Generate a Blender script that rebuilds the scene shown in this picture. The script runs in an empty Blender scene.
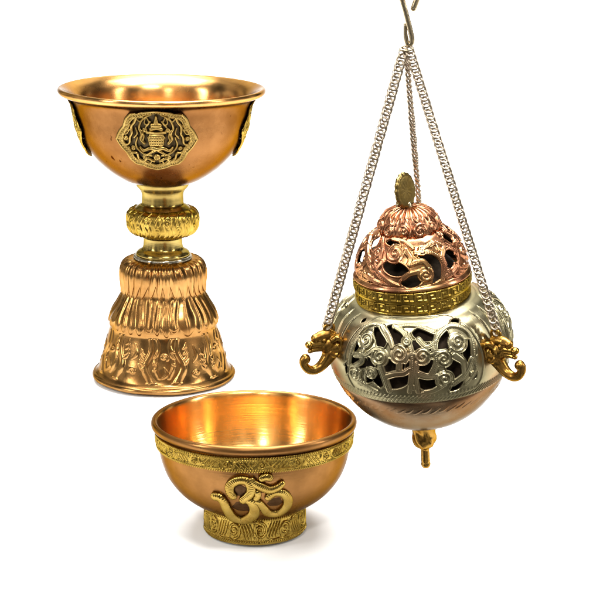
import bpy, bmesh, math, random
import numpy as np
from mathutils import Vector, Matrix, Euler
PI = math.pi
rng = random.Random(7)
scene = bpy.context.scene
col = scene.collection

# ------------------------------------------------------------------ camera geometry
F, PITCH, H = 1650.0, math.radians(15.0), 0.30
CP, SP = math.cos(PITCH), math.sin(PITCH)

def ground(px, row):
    k = (300 - row) / F
    q = Vector(((px - 300) / F, CP + k * SP, -SP + k * CP))
    t = H / -q.z
    return q.x * t, q.y * t

def z_of(Y, row):
    k = (300 - row) / F
    return H + Y * (k * CP - SP) / (CP + k * SP)

def depth(Y, z):
    return Y * CP - (z - H) * SP

def point(px, row, d):
    k = (300 - row) / F
    return Vector(((px - 300) / F * d, (CP + k * SP) * d, H + (-SP + k * CP) * d))

# ------------------------------------------------------------------ scene helpers
def tag(o, label=None, cat=None, group=None, kind=None):
    if label: o['label'] = label
    if cat: o['category'] = cat
    if group: o['group'] = group
    if kind: o['kind'] = kind
    return o

def empty(name, loc, rot=(0, 0, 0)):
    o = bpy.data.objects.new(name, None)
    col.objects.link(o)
    o.location = loc
    o.rotation_euler = rot
    o.empty_display_size = 0.01
    return o

def make(name, verts, faces, mats, parent=None, smooth=True, fmat=None):
    """verts (n,3) array, faces (m,4) / (m,3) array or a list of lists"""
    me = bpy.data.meshes.new(name)
    if isinstance(faces, np.ndarray):
        k = faces.shape[1]
        me.vertices.add(len(verts)); me.vertices.foreach_set('co', np.asarray(verts, dtype=np.float32).ravel())
        me.loops.add(faces.size); me.loops.foreach_set('vertex_index', faces.astype(np.int32).ravel())
        me.polygons.add(len(faces))
        me.polygons.foreach_set('loop_start', np.arange(0, faces.size, k, dtype=np.int32))
        me.update(calc_edges=True); me.validate()
    else:
        me.from_pydata([tuple(v) for v in verts], [], faces)
    for m in (mats if isinstance(mats, (list, tuple)) else [mats]): me.materials.append(m)
    if fmat is not None: me.polygons.foreach_set('material_index', np.asarray(fmat, dtype=np.int32))
    me.polygons.foreach_set('use_smooth', [smooth] * len(me.polygons))
    me.update()
    o = bpy.data.objects.new(name, me)
    col.objects.link(o)
    if parent: o.parent = parent
    return o

def catmull(pts, n=12, closed=False):
    P = [np.array(p, float) for p in pts]
    out = []
    m = len(P)
    for i in range(m if closed else m - 1):
        if closed:
            a, b, c, d = P[i - 1], P[i], P[(i + 1) % m], P[(i + 2) % m]
        else:
            b, c = P[i], P[i + 1]
            a = P[i - 1] if i > 0 else 2 * b - c
            d = P[i + 2] if i + 2 < m else 2 * c - b
        for j in range(n):
            t = j / n
            out.append(0.5 * (2 * b + (c - a) * t + (2 * a - 5 * b + 4 * c - d) * t * t + (3 * b - a - 3 * c + d) * t ** 3))
    if not closed: out.append(P[-1])
    return np.array(out)

# ------------------------------------------------------------------ 2-D ornament rasters (units: photo px)
class Motif:
    def __init__(s, w, h, res=5, periodic=True):
        s.w, s.h, s.res, s.per = w, h, res, periodic
        s.nx, s.ny = int(round(w * res)), int(round(h * res)) + 1
        s.x = (np.arange(s.nx)) / s.nx * w
        s.y = np.linspace(0, h, s.ny)
        s.F = np.full((s.nx, s.ny), 50.0)
        s.Z = np.zeros((s.nx, s.ny))
    def stroke(s, pts, w0, w1=None, h=1.0, leaf=False, solid=True, smooth=True, groove=0.0, pw=0.7, lp=0.7, mode='max'):
        P = catmull(pts, 8) if smooth and len(pts) > 2 else np.array(pts, float)
        w1 = w0 if w1 is None else w1
        n = len(P)
        for off in ((-s.w, 0, s.w) if s.per else (0,)):
            Fl = None
            for i in range(n - 1):
                t0, t1 = i / (n - 1), (i + 1) / (n - 1)
                ax, ay = P[i][0] + off, P[i][1]; bx, by = P[i + 1][0] + off, P[i + 1][1]
                m = max(w0, w1) + 3.0
                i0, i1 = np.searchsorted(s.x, [min(ax, bx) - m, max(ax, bx) + m])
                j0, j1 = np.searchsorted(s.y, [min(ay, by) - m, max(ay, by) + m])
                if i1 <= i0 or j1 <= j0: continue
                X, Y = s.x[i0:i1, None], s.y[None, j0:j1]
                dx, dy = bx - ax, by - ay
                L = dx * dx + dy * dy + 1e-9
                t = np.clip(((X - ax) * dx + (Y - ay) * dy) / L, 0, 1)
                d = np.hypot(X - ax - t * dx, Y - ay - t * dy)
                tt = t0 + (t1 - t0) * t
                w = w0 + (w1 - w0) * tt
                if leaf: w = w * (np.sin(PI * np.clip(tt, 0.02, 0.98)) ** lp)
                z = h * np.clip(1 - (d / np.maximum(w, 0.05)) ** 2, 0, 1) ** pw
                if groove: z = z - groove * h * np.exp(-(d / np.maximum(0.22 * w, 0.3)) ** 2)
                if mode == 'max': s.Z[i0:i1, j0:j1] = np.maximum(s.Z[i0:i1, j0:j1], z)
                else: s.Z[i0:i1, j0:j1] = np.minimum(s.Z[i0:i1, j0:j1], -z)
                if solid: s.F[i0:i1, j0:j1] = np.minimum(s.F[i0:i1, j0:j1], d - w)
    def volute(s, cx, cy, R, a0=0.0, turns=1.6, hand=1, w=1.3, h=1.0, disc=True):
        if disc:
            s.stroke([(cx, cy), (cx + 0.01, cy)], R, h=h * 0.5, pw=0.25)
        pts = []
        for i in range(int(16 * turns) + 1):
            f = i / (16 * turns)
            r = (R - w * 0.6) * (1 - f * 0.88)
            a = a0 + hand * f * turns * 2 * PI
            pts.append((cx + r * math.cos(a), cy + r * math.sin(a)))
        s.stroke(pts, w, w * 1.15, h=h, smooth=False)
    def branch(s, x0, y0, cx, cy, R, hand, w0=2.6, w1=1.5, turns=1.5, bulge=0.15, h=1.0, disc=True):
        """a stem that leaves (x0, y0), swings round and curls up into a volute"""
        dx, dy = x0 - cx, y0 - cy; d = math.hypot(dx, dy)
        Rr = R - w1 * 0.7
        a0 = math.atan2(dy, dx) + hand * math.acos(min(0.98, Rr / max(d, Rr * 1.03)))
        tx, ty = cx + Rr * math.cos(a0), cy + Rr * math.sin(a0)
        mx, my = (x0 + tx) / 2, (y0 + ty) / 2
        ex, ey = tx - x0, ty - y0
        sgn = -1 if (ex * (cy - y0) - ey * (cx - x0)) > 0 else 1
        ctrl = (mx - sgn * ey * bulge, my + sgn * ex * bulge)
        P = [(x0 * (1 - t) ** 2 + 2 * ctrl[0] * t * (1 - t) + tx * t * t, y0 * (1 - t) ** 2 + 2 * ctrl[1] * t * (1 - t) + ty * t * t) for t in np.linspace(0, 1, 10)]
        n = int(14 * turns)
        spi = [(cx + Rr * (1 - 0.86 * i / n) * math.cos(a0 + hand * i / n * turns * 2 * PI), cy + Rr * (1 - 0.86 * i / n) * math.sin(a0 + hand * i / n * turns * 2 * PI)) for i in range(1, n + 1)]
        if disc: s.stroke([(cx, cy), (cx + 0.01, cy)], R, h=h * 0.42, pw=0.25)
        s.stroke(P, w0, w1 * 1.25, h=h, smooth=False, pw=0.5, groove=0.25)
        s.stroke([P[-2], P[-1]] + spi, w1, w1 * 0.85, h=h, smooth=False, pw=0.6)
    def sample(s, X, Y, A):
        gx = X / s.w * s.nx
        gy = np.clip(Y / s.h * (s.ny - 1), 0, s.ny - 1.001)
        i = np.floor(gx).astype(int); fx = gx - i
        if s.per: i0, i1 = i % s.nx, (i + 1) % s.nx
        else: i0, i1 = np.clip(i, 0, s.nx - 1), np.clip(i + 1, 0, s.nx - 1)
        j = np.floor(gy).astype(int); fy = gy - j
        return ((A[i0, j] * (1 - fx) + A[i1, j] * fx) * (1 - fy) + (A[i0, j + 1] * (1 - fx) + A[i1, j + 1] * fx) * fy)

# ------------------------------------------------------------------ turned surfaces with relief and piercing
class Profile:
    """(r, z) polyline in metres, smoothed and parametrised by arc length"""
    def __init__(s, pts, n=10, smooth=True):
        P = catmull(pts, n) if smooth else np.array(pts, float)
        P[:, 0] = np.maximum(P[:, 0], 0)
        d = np.hypot(*np.diff(P, axis=0).T)
        keep = np.concatenate([[True], d > 1e-9]); P = P[keep]
        d = np.hypot(*np.diff(P, axis=0).T)
        s.t = np.concatenate([[0], np.cumsum(d)]); s.L = s.t[-1]; s.P = P
        T = np.gradient(P, axis=0); T /= np.hypot(T[:, 0], T[:, 1])[:, None] + 1e-12
        s.N = np.stack([T[:, 1], -T[:, 0]], 1)
    def at(s, t):
        return (np.interp(t, s.t, s.P[:, 0]), np.interp(t, s.t, s.P[:, 1]),
                np.interp(t, s.t, s.N[:, 0]), np.interp(t, s.t, s.N[:, 1]))
    def t_of_z(s, z):
        return s.t[int(np.argmin(np.abs(s.P[:, 1] - z)))]

def surf(prof, th, t, h=0.0, flip=1):
    r, z, nr, nz = prof.at(t)
    r = r + flip * nr * h; z = z + flip * nz * h
    return np.stack([r * np.sin(th), -r * np.cos(th), z], -1)

def lathe(name, prof, nth, nt, mats, parent, relief=None, hole=None, flip=1, solid=None, rot=0.0, t0=0, t1=None, noise=0.0):
    """relief(TH, T) -> metres along the outward normal; hole(TH, T) -> >0 where pierced (metres)"""
    t1 = prof.L if t1 is None else t1
    TH, T = np.meshgrid(np.arange(nth) / nth * 2 * PI, np.linspace(t0, t1, nt), indexing='ij')
    keep = None
    if hole is not None:
        f = hole(TH, T)
        fc = (f + np.roll(f, -1, 0))[:, :-1] + (f + np.roll(f, -1, 0))[:, 1:]
        keep = fc < 0
        r = prof.at(T)[0]
        dth, dt = 2 * PI / nth, (t1 - t0) / (nt - 1)
        gs = (np.roll(f, -1, 0) - np.roll(f, 1, 0)) / (2 * dth * np.maximum(r, 1e-4))
        gt = np.gradient(f, axis=1) / dt
        g2 = gs ** 2 + gt ** 2 + 1e-9
        ds = np.clip(-f * gs / g2, -0.75 * dth * r, 0.75 * dth * r); dd = np.clip(-f * gt / g2, -0.75 * dt, 0.75 * dt)
        near = np.abs(f) < 1.1 * max(dt, dth * float(np.max(r)))
        ku = np.zeros_like(f, bool); kd = np.zeros_like(f, bool)
        for sh in (0, 1):
            k = np.roll(keep, sh, 0)
            ku[:, :-1] |= k; ku[:, 1:] |= k
            kd[:, :-1] |= ~k; kd[:, 1:] |= ~k
        m = near & ku & kd
        m[:, 0] = m[:, -1] = False
        TH = TH + np.where(m, ds / np.maximum(r, 1e-4), 0); T = T + np.where(m, dd, 0)
    h = relief(TH, T) if relief is not None else 0.0
    V = surf(prof, TH, T, h, flip).reshape(-1, 3)
    idx = np.arange(nth * nt).reshape(nth, nt)
    nx = np.roll(idx, -1, 0)
    q = np.stack([idx[:, :-1], nx[:, :-1], nx[:, 1:], idx[:, 1:]], -1)
    if flip < 0: q = q[..., ::-1]
    q = q[keep] if keep is not None else q.reshape(-1, 4)
    used = np.zeros(len(V), bool); used[q.ravel()] = True
    remap = np.cumsum(used) - 1
    o = make(name, V[used], remap[q], mats, parent)
    if solid:
        m = o.modifiers.new('thickness', 'SOLIDIFY'); m.thickness = solid; m.offset = -1.0
        if isinstance(mats, (list, tuple)) and len(mats) > 1: m.material_offset = 1; m.material_offset_rim = 0
    return o

def tube_geo(path, rad, nseg=10, closed=False, cap=True):
    P = np.array(path, float); n = len(P)
    R = np.full(n, rad) if np.isscalar(rad) else np.array(rad, float)
    if closed: T = np.roll(P, -1, 0) - np.roll(P, 1, 0)
    else: T = np.gradient(P, axis=0)
    T /= np.linalg.norm(T, axis=1)[:, None] + 1e-12
    ref = np.array([0, 0, 1.0]) if abs(T[0][2]) < 0.9 else np.array([1.0, 0, 0])
    V, Fc = [], []
    u = np.cross(T[0], ref); u /= np.linalg.norm(u)
    for i in range(n):
        u = u - T[i] * np.dot(u, T[i]); u /= np.linalg.norm(u) + 1e-12
        w = np.cross(T[i], u)
        for k in range(nseg):
            a = 2 * PI * k / nseg
            V.append(P[i] + R[i] * (u * math.cos(a) + w * math.sin(a)))
    m = n if closed else n - 1
    for i in range(m):
        j = (i + 1) % n
        for k in range(nseg):
            k2 = (k + 1) % nseg
            Fc.append([i * nseg + k, i * nseg + k2, j * nseg + k2, j * nseg + k])
    if cap and not closed:
        Fc.append([k for k in range(nseg)][::-1]); Fc.append([(n - 1) * nseg + k for k in range(nseg)])
    return V, Fc

class MB:
    def __init__(s): s.V, s.F = [], []
    def add(s, V, Fc):
        b = len(s.V); s.V += [tuple(v) for v in V]; s.F += [[i + b for i in f] for f in Fc]; return s
    def tube(s, path, rad, nseg=10, closed=False, smooth=6):
        P = catmull(path, smooth, closed) if smooth else np.array(path, float)
        if not np.isscalar(rad):
            rad = np.interp(np.linspace(0, 1, len(P)), np.linspace(0, 1, len(rad)), rad)
        return s.add(*tube_geo(P, rad, nseg, closed))
    def ball(s, c, r, n=12, sc=(1, 1, 1)):
        V, Fc = [], []
        for i in range(n + 1):
            a = PI * i / n
            for k in range(n):
                b = 2 * PI * k / n
                V.append((c[0] + sc[0] * r * math.sin(a) * math.cos(b), c[1] + sc[1] * r * math.sin(a) * math.sin(b), c[2] + sc[2] * r * math.cos(a)))
        for i in range(n):
            for k in range(n):
                Fc.append([i * n + k, (i + 1) * n + k, (i + 1) * n + (k + 1) % n, i * n + (k + 1) % n])
        return s.add(V, Fc)
    def build(s, name, mat, parent, scale=1.0, remesh=None, smooth_it=4):
        V = np.array(s.V) * scale
        o = make(name, V, s.F, mat, parent)
        if remesh:
            m = o.modifiers.new('cast', 'REMESH'); m.mode = 'VOXEL'; m.voxel_size = remesh; m.use_smooth_shade = True
            m2 = o.modifiers.new('soften', 'SMOOTH'); m2.iterations = smooth_it; m2.factor = 0.5
        return o

def ray_hit(px, row, mat, prof, D):
    """(phi, t) of the turned wall seen at this place of the photograph"""
    k = (300 - row) / F
    d = Vector(((px - 300) / F, CP + k * SP, -SP + k * CP))
    Mi = mat.inverted()
    o_ = np.array(Mi @ Vector((0, 0, H))); d_ = np.array((Mi.to_3x3() @ d).normalized())
    sv = np.linspace(D - 0.12, D + 0.05, 5000)
    P = o_[None] + sv[:, None] * d_[None]
    rr = np.hypot(P[:, 0], P[:, 1])
    z0, z1 = prof.P[:, 1].min(), prof.P[:, 1].max()
    order = np.argsort(prof.P[:, 1])
    gap = np.where((P[:, 2] > z0) & (P[:, 2] < z1), rr - np.interp(P[:, 2], prof.P[order, 1], prof.P[order, 0]), np.maximum(rr - prof.P[:, 0].min(), 0.001))
    inside = np.where(gap < 0)[0]
    i = int(inside[0]) if len(inside) else int(np.argmin(gap))
    return math.atan2(P[i, 0], -P[i, 1]), float(prof.t_of_z(P[i, 2]))

# ------------------------------------------------------------------ materials
def mat_metal(name, c1, c2, rough=0.25, rvar=0.1, aniso=0.0, nscale=60, bump=0.15, bscale=500, lines=0.0, spots=None, c3=None):
    m = bpy.data.materials.new(name); m.use_nodes = True
    nt = m.node_tree; N, L = nt.nodes, nt.links
    b = N['Principled BSDF']; b.inputs['Metallic'].default_value = 1.0
    b.inputs['Specular Tint'].default_value = (0.38, 0.37, 0.35, 1)
    tc = N.new('ShaderNodeTexCoord')
    n1 = N.new('ShaderNodeTexNoise'); n1.inputs['Scale'].default_value = nscale; n1.inputs['Detail'].default_value = 5
    n1.inputs['Roughness'].default_value = 0.62
    L.new(tc.outputs['Object'], n1.inputs['Vector'])
    r1 = N.new('ShaderNodeValToRGB'); r1.color_ramp.elements[0].position = 0.36; r1.color_ramp.elements[1].position = 0.66
    r1.color_ramp.elements[0].color = (*c2, 1); r1.color_ramp.elements[1].color = (*c1, 1)
    L.new(n1.outputs['Fac'], r1.inputs['Fac'])
    out = r1.outputs['Color']
    if c3:  # a second stain with its own patches
        n3 = N.new('ShaderNodeTexNoise'); n3.inputs['Scale'].default_value = nscale * 0.6; n3.inputs['Detail'].default_value = 3
        mp = N.new('ShaderNodeMapping'); mp.inputs['Location'].default_value = (0.31, 0.17, 0.53)
        L.new(tc.outputs['Object'], mp.inputs['Vector']); L.new(mp.outputs['Vector'], n3.inputs['Vector'])
        r3 = N.new('ShaderNodeValToRGB'); r3.color_ramp.elements[0].position = 0.50; r3.color_ramp.elements[1].position = 0.68
        L.new(n3.outputs['Fac'], r3.inputs['Fac'])
        mx = N.new('ShaderNodeMix'); mx.data_type = 'RGBA'; mx.inputs['B'].default_value = (*c3, 1)
        L.new(r3.outputs['Color'], mx.inputs['Factor']); L.new(out, mx.inputs['A']); out = mx.outputs['Result']
    if spots:  # small dark pits and scratches
        n4 = N.new('ShaderNodeTexNoise'); n4.inputs['Scale'].default_value = spots; n4.inputs['Detail'].default_value = 2
        mp = N.new('ShaderNodeMapping'); mp.inputs['Scale'].default_value = (1.0, 1.0, 0.55); mp.inputs['Rotation'].default_value = (0.4, 0.5, 0)
        L.new(tc.outputs['Object'], mp.inputs['Vector']); L.new(mp.outputs['Vector'], n4.inputs['Vector'])
        r4 = N.new('ShaderNodeValToRGB'); r4.color_ramp.elements[0].position = 0.70; r4.color_ramp.elements[1].position = 0.76
        L.new(n4.outputs['Fac'], r4.inputs['Fac'])
        mx = N.new('ShaderNodeMix'); mx.data_type = 'RGBA'; mx.inputs['B'].default_value = (c2[0] * 0.3, c2[1] * 0.25, c2[2] * 0.25, 1)
        L.new(r4.outputs['Color'], mx.inputs['Factor']); L.new(out, mx.inputs['A']); out = mx.outputs['Result']
    L.new(out, b.inputs['Base Color'])
    mr = N.new('ShaderNodeMapRange'); mr.inputs['To Min'].default_value = rough + rvar; mr.inputs['To Max'].default_value = max(0.03, rough - rvar)
    mr.inputs['From Min'].default_value = 0.35; mr.inputs['From Max'].default_value = 0.65
    L.new(n1.outputs['Fac'], mr.inputs['Value'])
    L.new(mr.outputs['Result'], b.inputs['Roughness'])
    if aniso:
        b.inputs['Anisotropic'].default_value = aniso; b.inputs['Anisotropic Rotation'].default_value = ANI
        tg = N.new('ShaderNodeTangent'); tg.direction_type = 'RADIAL'; tg.axis = 'Z'
        L.new(tg.outputs['Tangent'], b.inputs['Tangent'])
    nb = N.new('ShaderNodeTexNoise'); nb.inputs['Scale'].default_value = bscale; nb.inputs['Detail'].default_value = 3
    L.new(tc.outputs['Object'], nb.inputs['Vector'])
    bp = N.new('ShaderNodeBump'); bp.inputs['Strength'].default_value = bump; bp.inputs['Distance'].default_value = 0.0004
    L.new(nb.outputs['Fac'], bp.inputs['Height'])
    nrm = bp
    if lines:  # turning marks left by the lathe: depend on radius and height only
        sx = N.new('ShaderNodeSeparateXYZ'); L.new(tc.outputs['Object'], sx.inputs['Vector'])
        l2 = N.new('ShaderNodeVectorMath'); l2.operation = 'LENGTH'
        cx = N.new('ShaderNodeCombineXYZ'); L.new(sx.outputs['X'], cx.inputs['X']); L.new(sx.outputs['Y'], cx.inputs['Y'])
        L.new(cx.outputs['Vector'], l2.inputs[0])
        c2n = N.new('ShaderNodeCombineXYZ'); L.new(l2.outputs['Value'], c2n.inputs['X']); L.new(sx.outputs['Z'], c2n.inputs['Z'])
        nl = N.new('ShaderNodeTexNoise'); nl.inputs['Scale'].default_value = 1400; nl.inputs['Detail'].default_value = 3
        L.new(c2n.outputs['Vector'], nl.inputs['Vector'])
        bl = N.new('ShaderNodeBump'); bl.inputs['Strength'].default_value = lines; bl.inputs['Distance'].default_value = 0.0002
        L.new(nl.outputs['Fac'], bl.inputs['Height']); L.new(bp.outputs['Normal'], bl.inputs['Normal'])
        nrm = bl
    L.new(nrm.outputs['Normal'], b.inputs['Normal'])
    return m

ANI = 0.25
M = {}
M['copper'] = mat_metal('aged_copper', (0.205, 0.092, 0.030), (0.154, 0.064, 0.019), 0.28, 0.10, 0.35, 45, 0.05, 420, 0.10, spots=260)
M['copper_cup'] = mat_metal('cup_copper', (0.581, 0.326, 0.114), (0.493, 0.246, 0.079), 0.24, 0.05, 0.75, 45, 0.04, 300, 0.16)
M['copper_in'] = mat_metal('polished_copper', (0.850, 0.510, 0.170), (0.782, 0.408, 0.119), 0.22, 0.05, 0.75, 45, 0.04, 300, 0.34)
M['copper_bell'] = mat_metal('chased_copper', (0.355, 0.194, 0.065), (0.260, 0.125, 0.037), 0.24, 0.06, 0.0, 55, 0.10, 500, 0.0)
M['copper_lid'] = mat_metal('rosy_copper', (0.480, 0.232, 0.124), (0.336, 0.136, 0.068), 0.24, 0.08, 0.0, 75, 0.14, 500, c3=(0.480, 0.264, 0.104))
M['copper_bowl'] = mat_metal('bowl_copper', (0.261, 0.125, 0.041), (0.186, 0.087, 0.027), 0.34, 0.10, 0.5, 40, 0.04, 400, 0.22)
M['brass'] = mat_metal('brass', (0.368, 0.248, 0.052), (0.256, 0.160, 0.028), 0.27, 0.08, 0.0, 110, 0.14, 800)
M['brass_stem'] = mat_metal('turned_brass', (0.320, 0.237, 0.077), (0.243, 0.166, 0.045), 0.24, 0.04, 0.75, 70, 0.05, 500, 0.2)
M['brass_dull'] = mat_metal('dull_brass', (0.264, 0.188, 0.068), (0.168, 0.112, 0.036), 0.36, 0.08, 0.0, 120, 0.2, 900)
M['medallion'] = mat_metal('medallion_brass', (0.36, 0.245, 0.075), (0.22, 0.14, 0.038), 0.30, 0.08, 0.0, 120, 0.2, 900)
M['brass_cast'] = mat_metal('cast_brass', (0.384, 0.216, 0.048), (0.256, 0.128, 0.028), 0.28, 0.08, 0.0, 130, 0.16, 700)
M['brass_om'] = mat_metal('raised_brass', (0.368, 0.248, 0.060), (0.272, 0.168, 0.036), 0.23, 0.08, 0.0, 150, 0.16, 900)
M['silver'] = mat_metal('silvered_metal', (0.352, 0.314, 0.194), (0.248, 0.220, 0.127), 0.30, 0.07, 0.0, 60, 0.08, 500, c3=(0.352, 0.235, 0.134))
M['body_copper'] = mat_metal('tarnished_copper', (0.213, 0.165, 0.111), (0.204, 0.113, 0.057), 0.26, 0.06, 0.3, 50, 0.06, 400, 0.1)
M['solder'] = mat_metal('solder', (0.496, 0.464, 0.384), (0.360, 0.304, 0.208), 0.22, 0.08, 0.0, 160, 0.3, 500)
M['chain'] = mat_metal('chain_metal', (0.476, 0.398, 0.314), (0.367, 0.299, 0.218), 0.30, 0.06, 0.0, 90, 0.05, 900)
M['hook'] = mat_metal('hook_metal', (0.592, 0.496, 0.336), (0.440, 0.352, 0.224), 0.25, 0.06, 0.0, 90, 0.1, 900)
M['soot_shade'] = mat_metal('sooty_shade_inside', (0.050, 0.032, 0.018), (0.022, 0.014, 0.008), 0.8, 0.1, 0.0, 90, 0.3, 900)  # sooty inside; its near-black also stands in for shade in the holes
M['soot_shade'].node_tree.nodes['Principled BSDF'].inputs['Metallic'].default_value = 0.0
M['hole_shade'] = mat_metal('piercing_shade', (0.07, 0.05, 0.025), (0.035, 0.025, 0.012), 0.5, 0.1, 0.0, 200, 0.3, 900)  # dark colour standing in for shade behind the medallion openings

# ================================================================== GOBLET
gx, gy = ground(164, 376)
G = empty('goblet', (gx, gy, 0), (0, math.radians(0.8), -math.atan2(gx, gy)))
tag(G, 'tall copper and brass goblet on a flared bell foot, with raised medallions around its bowl', 'goblet')
gd = math.hypot(gx, gy)
def gp(r, row):
    z = z_of(gy, row); return (r * depth(gy, z) / F, z)
gs = depth(gy, 0.08) / F            # metres per photo pixel, on average
# bowl
outer = [gp(*p) for p in [(24, 183), (30, 181.5), (40, 177.5), (54, 168.5), (67, 156.5), (77, 142.5), (83, 128), (86, 113), (88.5, 102), (91.5, 97.2), (97, 94.6), (101.8, 93.0)]]
lip = [gp(*p) for p in [(103.8, 90.4), (103.4, 87.8), (101.5, 86.8), (98, 88.2)]]
inner = [gp(*p) for p in [(92, 92.0), (86.5, 98.5), (84, 108), (81.5, 126), (75, 141), (65, 154.5), (52, 166), (38, 173), (20, 176.5), (0.05, 177)]]
gb = Profile(outer + lip + inner, 8)
nout = Profile(outer, 8)
def dents(TH, T):
    return 0.00022 * gs / 0.0006 * (np.sin(3 * TH + 9 * T / gb.L) * 0.5 + np.sin(5 * TH - 14 * T / gb.L + 1) * 0.3)
bowl = lathe('bowl', gb, 256, 260, [M['copper'], M['copper_cup']], G, relief=dents)
me = bowl.data
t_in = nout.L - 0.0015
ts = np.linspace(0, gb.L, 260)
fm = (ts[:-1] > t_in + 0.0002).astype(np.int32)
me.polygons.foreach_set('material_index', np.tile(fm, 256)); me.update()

# stem : neck, knop, lower neck
stem_p = Profile([gp(*p) for p in [(0.5, 256), (22, 256), (26, 255), (27, 252.5), (25, 250), (21, 247.5), (19.8, 244), (19.5, 238), (21, 235.8), (26, 234)]], 8)
lathe('lower_neck', stem_p, 160, 90, M['brass_stem'], G, flip=-1 if False else 1)
top_p = Profile([gp(*p) for p in [(27, 209), (27.5, 207.5), (24, 204.5), (21.5, 203), (21, 199), (21, 194), (22.5, 190), (25, 187), (26.5, 184.5), (26.5, 181), (20, 179)]], 8)
lathe('upper_neck', top_p, 160, 90, M['brass_stem'], G)
kn = Motif(20, 34, 6)
for i in range(2):
    x0 = i * 10
    kn.stroke([(x0 + 1, 6), (x0 + 4, 12), (x0 + 2, 18), (x0 + 5, 24), (x0 + 8, 28)], 2.0, 0.8, 1.0)
    kn.stroke([(x0 + 6, 7), (x0 + 8, 13), (x0 + 6.5, 18), (x0 + 9, 22)], 1.4, 0.6, 0.9)
kn.volute(4, 20, 4.2, 0.5, 1.3, 1, 1.1, 1.1)
kn.volute(15, 14, 3.6, 2.5, 1.3, -1, 1.0, 1.1)
for k in range(8): kn.stroke([(k * 2.5 + 0.6, 28.5), (k * 2.5 + 1.5, 31.5)], 0.9, 0.9, 0.8, smooth=False)
for k in range(8): kn.stroke([(k * 2.5 + 1.6, 2.5), (k * 2.5 + 0.6, 5)], 0.9, 0.9, 0.8, smooth=False)
knp = Profile([gp(*p) for p in [(20, 235.5), (27, 233.5), (32.5, 230.5), (35.5, 226), (36.3, 220), (36.2, 215), (34.5, 210.5), (31, 208), (27.5, 207.6), (20, 207)]], 8)
def kn_rel(TH, T):
    v = T / knp.L * 34
    return kn.sample(TH / (2 * PI) * 220, v, kn.Z) * gs * 0.9 * np.clip((v - 3) / 4, 0, 1) * np.clip((31 - v) / 4, 0, 1) + gs * 0.35 * np.sin(2 * TH + 1)
lathe('knop', knp, 900, 120, M['brass'], G, relief=kn_rel)
sol = Profile([gp(*p) for p in [(22, 259), (28.5, 258), (29, 256), (27.5, 254.3), (20, 253.6)]], 6)
lathe('solder_collar', sol, 160, 24, M['solder'], G, relief=lambda TH, T: gs * 0.5 * np.sin(7 * TH) * np.sin(4 * TH + 2))

# bell foot: chased cone, fluted skirt, fluted shoulder
bell_rows = [(69.5, 371.5), (69.2, 369.5), (67, 367.5), (65, 365), (63.2, 360), (61.5, 353), (59, 345), (56.5, 336), (54.8, 330), (53.8, 326),
             (53.5, 323.5), (53.8, 320), (53.2, 315), (50.6, 308.5), (46.3, 301.5), (43.2, 296), (41.2, 291.5), (40.6, 288), (40.8, 284.5), (41.2, 280), (41.8, 274), (41.4, 268), (39.2, 262.5), (34.5, 258.8), (27, 256.8)]
bell = Profile([gp(*p) for p in bell_rows], 8)
zt = lambda row: bell.t_of_z(z_of(gy, row))
tA, tB, tC = zt(323.5), zt(289.5), zt(257.5)
cone = Motif(2 * PI * 58 / 3, 52, 5)
W = cone.w
crng = random.Random(5)
CL = []
for k in range(4):           # soft folds rising from the rim
    x = W * (k + .5) / 4; b_ = 5 * (1 if k % 2 else -1)
    cone.stroke([(x + b_ * .8, 0), (x - b_ * .6, 18), (x + b_ * .5, 36), (x + b_ * .2, 53)], 3.6, 2.2, 1.0)
    cone.stroke([(x + b_ * 2.2, 6), (x + b_ * 1.2, 22), (x + b_ * 2.0, 40), (x + b_ * 1.5, 53)], 1.8, 1.4, 0.7)
    CL.append((x, b_))
def blur(A, k):
    for ax in (0, 1):
        for _ in range(2):
            A = sum(np.roll(A, d, ax) for d in range(-k, k + 1)) / (2 * k + 1)
    return A
cone.Z = blur(cone.Z, 3)
base_Z = cone.Z.copy(); cone.Z = np.zeros_like(base_Z)
for q_, (x, b_) in enumerate(CL):
    sg = 1 if b_ > 0 else -1
    y0_ = (20, 10, 24, 14)[q_]
    for k in range(4):       # a feather of chased cuts beside each fold
        y = y0_ + 6.0 * k + crng.uniform(-.8, .8)
        cone.stroke([(x - sg * 3.5, y), (x - sg * 6.5, y + 2.5), (x - sg * (9.5 - .7 * k), y + 7.5)], 1.9, 1.0, 0.8, leaf=True)
    for k in range(3):
        y = y0_ - 4 + 7.5 * k
        cone.stroke([(x + sg * 4.5, y + 4), (x + sg * 7.5, y + 7), (x + sg * 8.5, y + 13)], 1.9, 1.0, 0.7, leaf=True)
    cx_ = x + W / 8
    cone.volute(cx_, (9, 33, 12, 30)[q_], 5.0, crng.uniform(0, 6), 1.1, sg, 1.3, 0.8, disc=False)
    cone.stroke([(cx_ - 2, (22, 6, 26, 5)[q_]), (cx_ + 2.5, (30, 12, 33, 11)[q_]), (cx_, (42, 20, 44, 19)[q_])], 2.6, 1.2, 0.85, leaf=True)
cone.Z = blur(cone.Z, 2) * 0.85 + base_Z * 1.0
NF = 32
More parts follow.
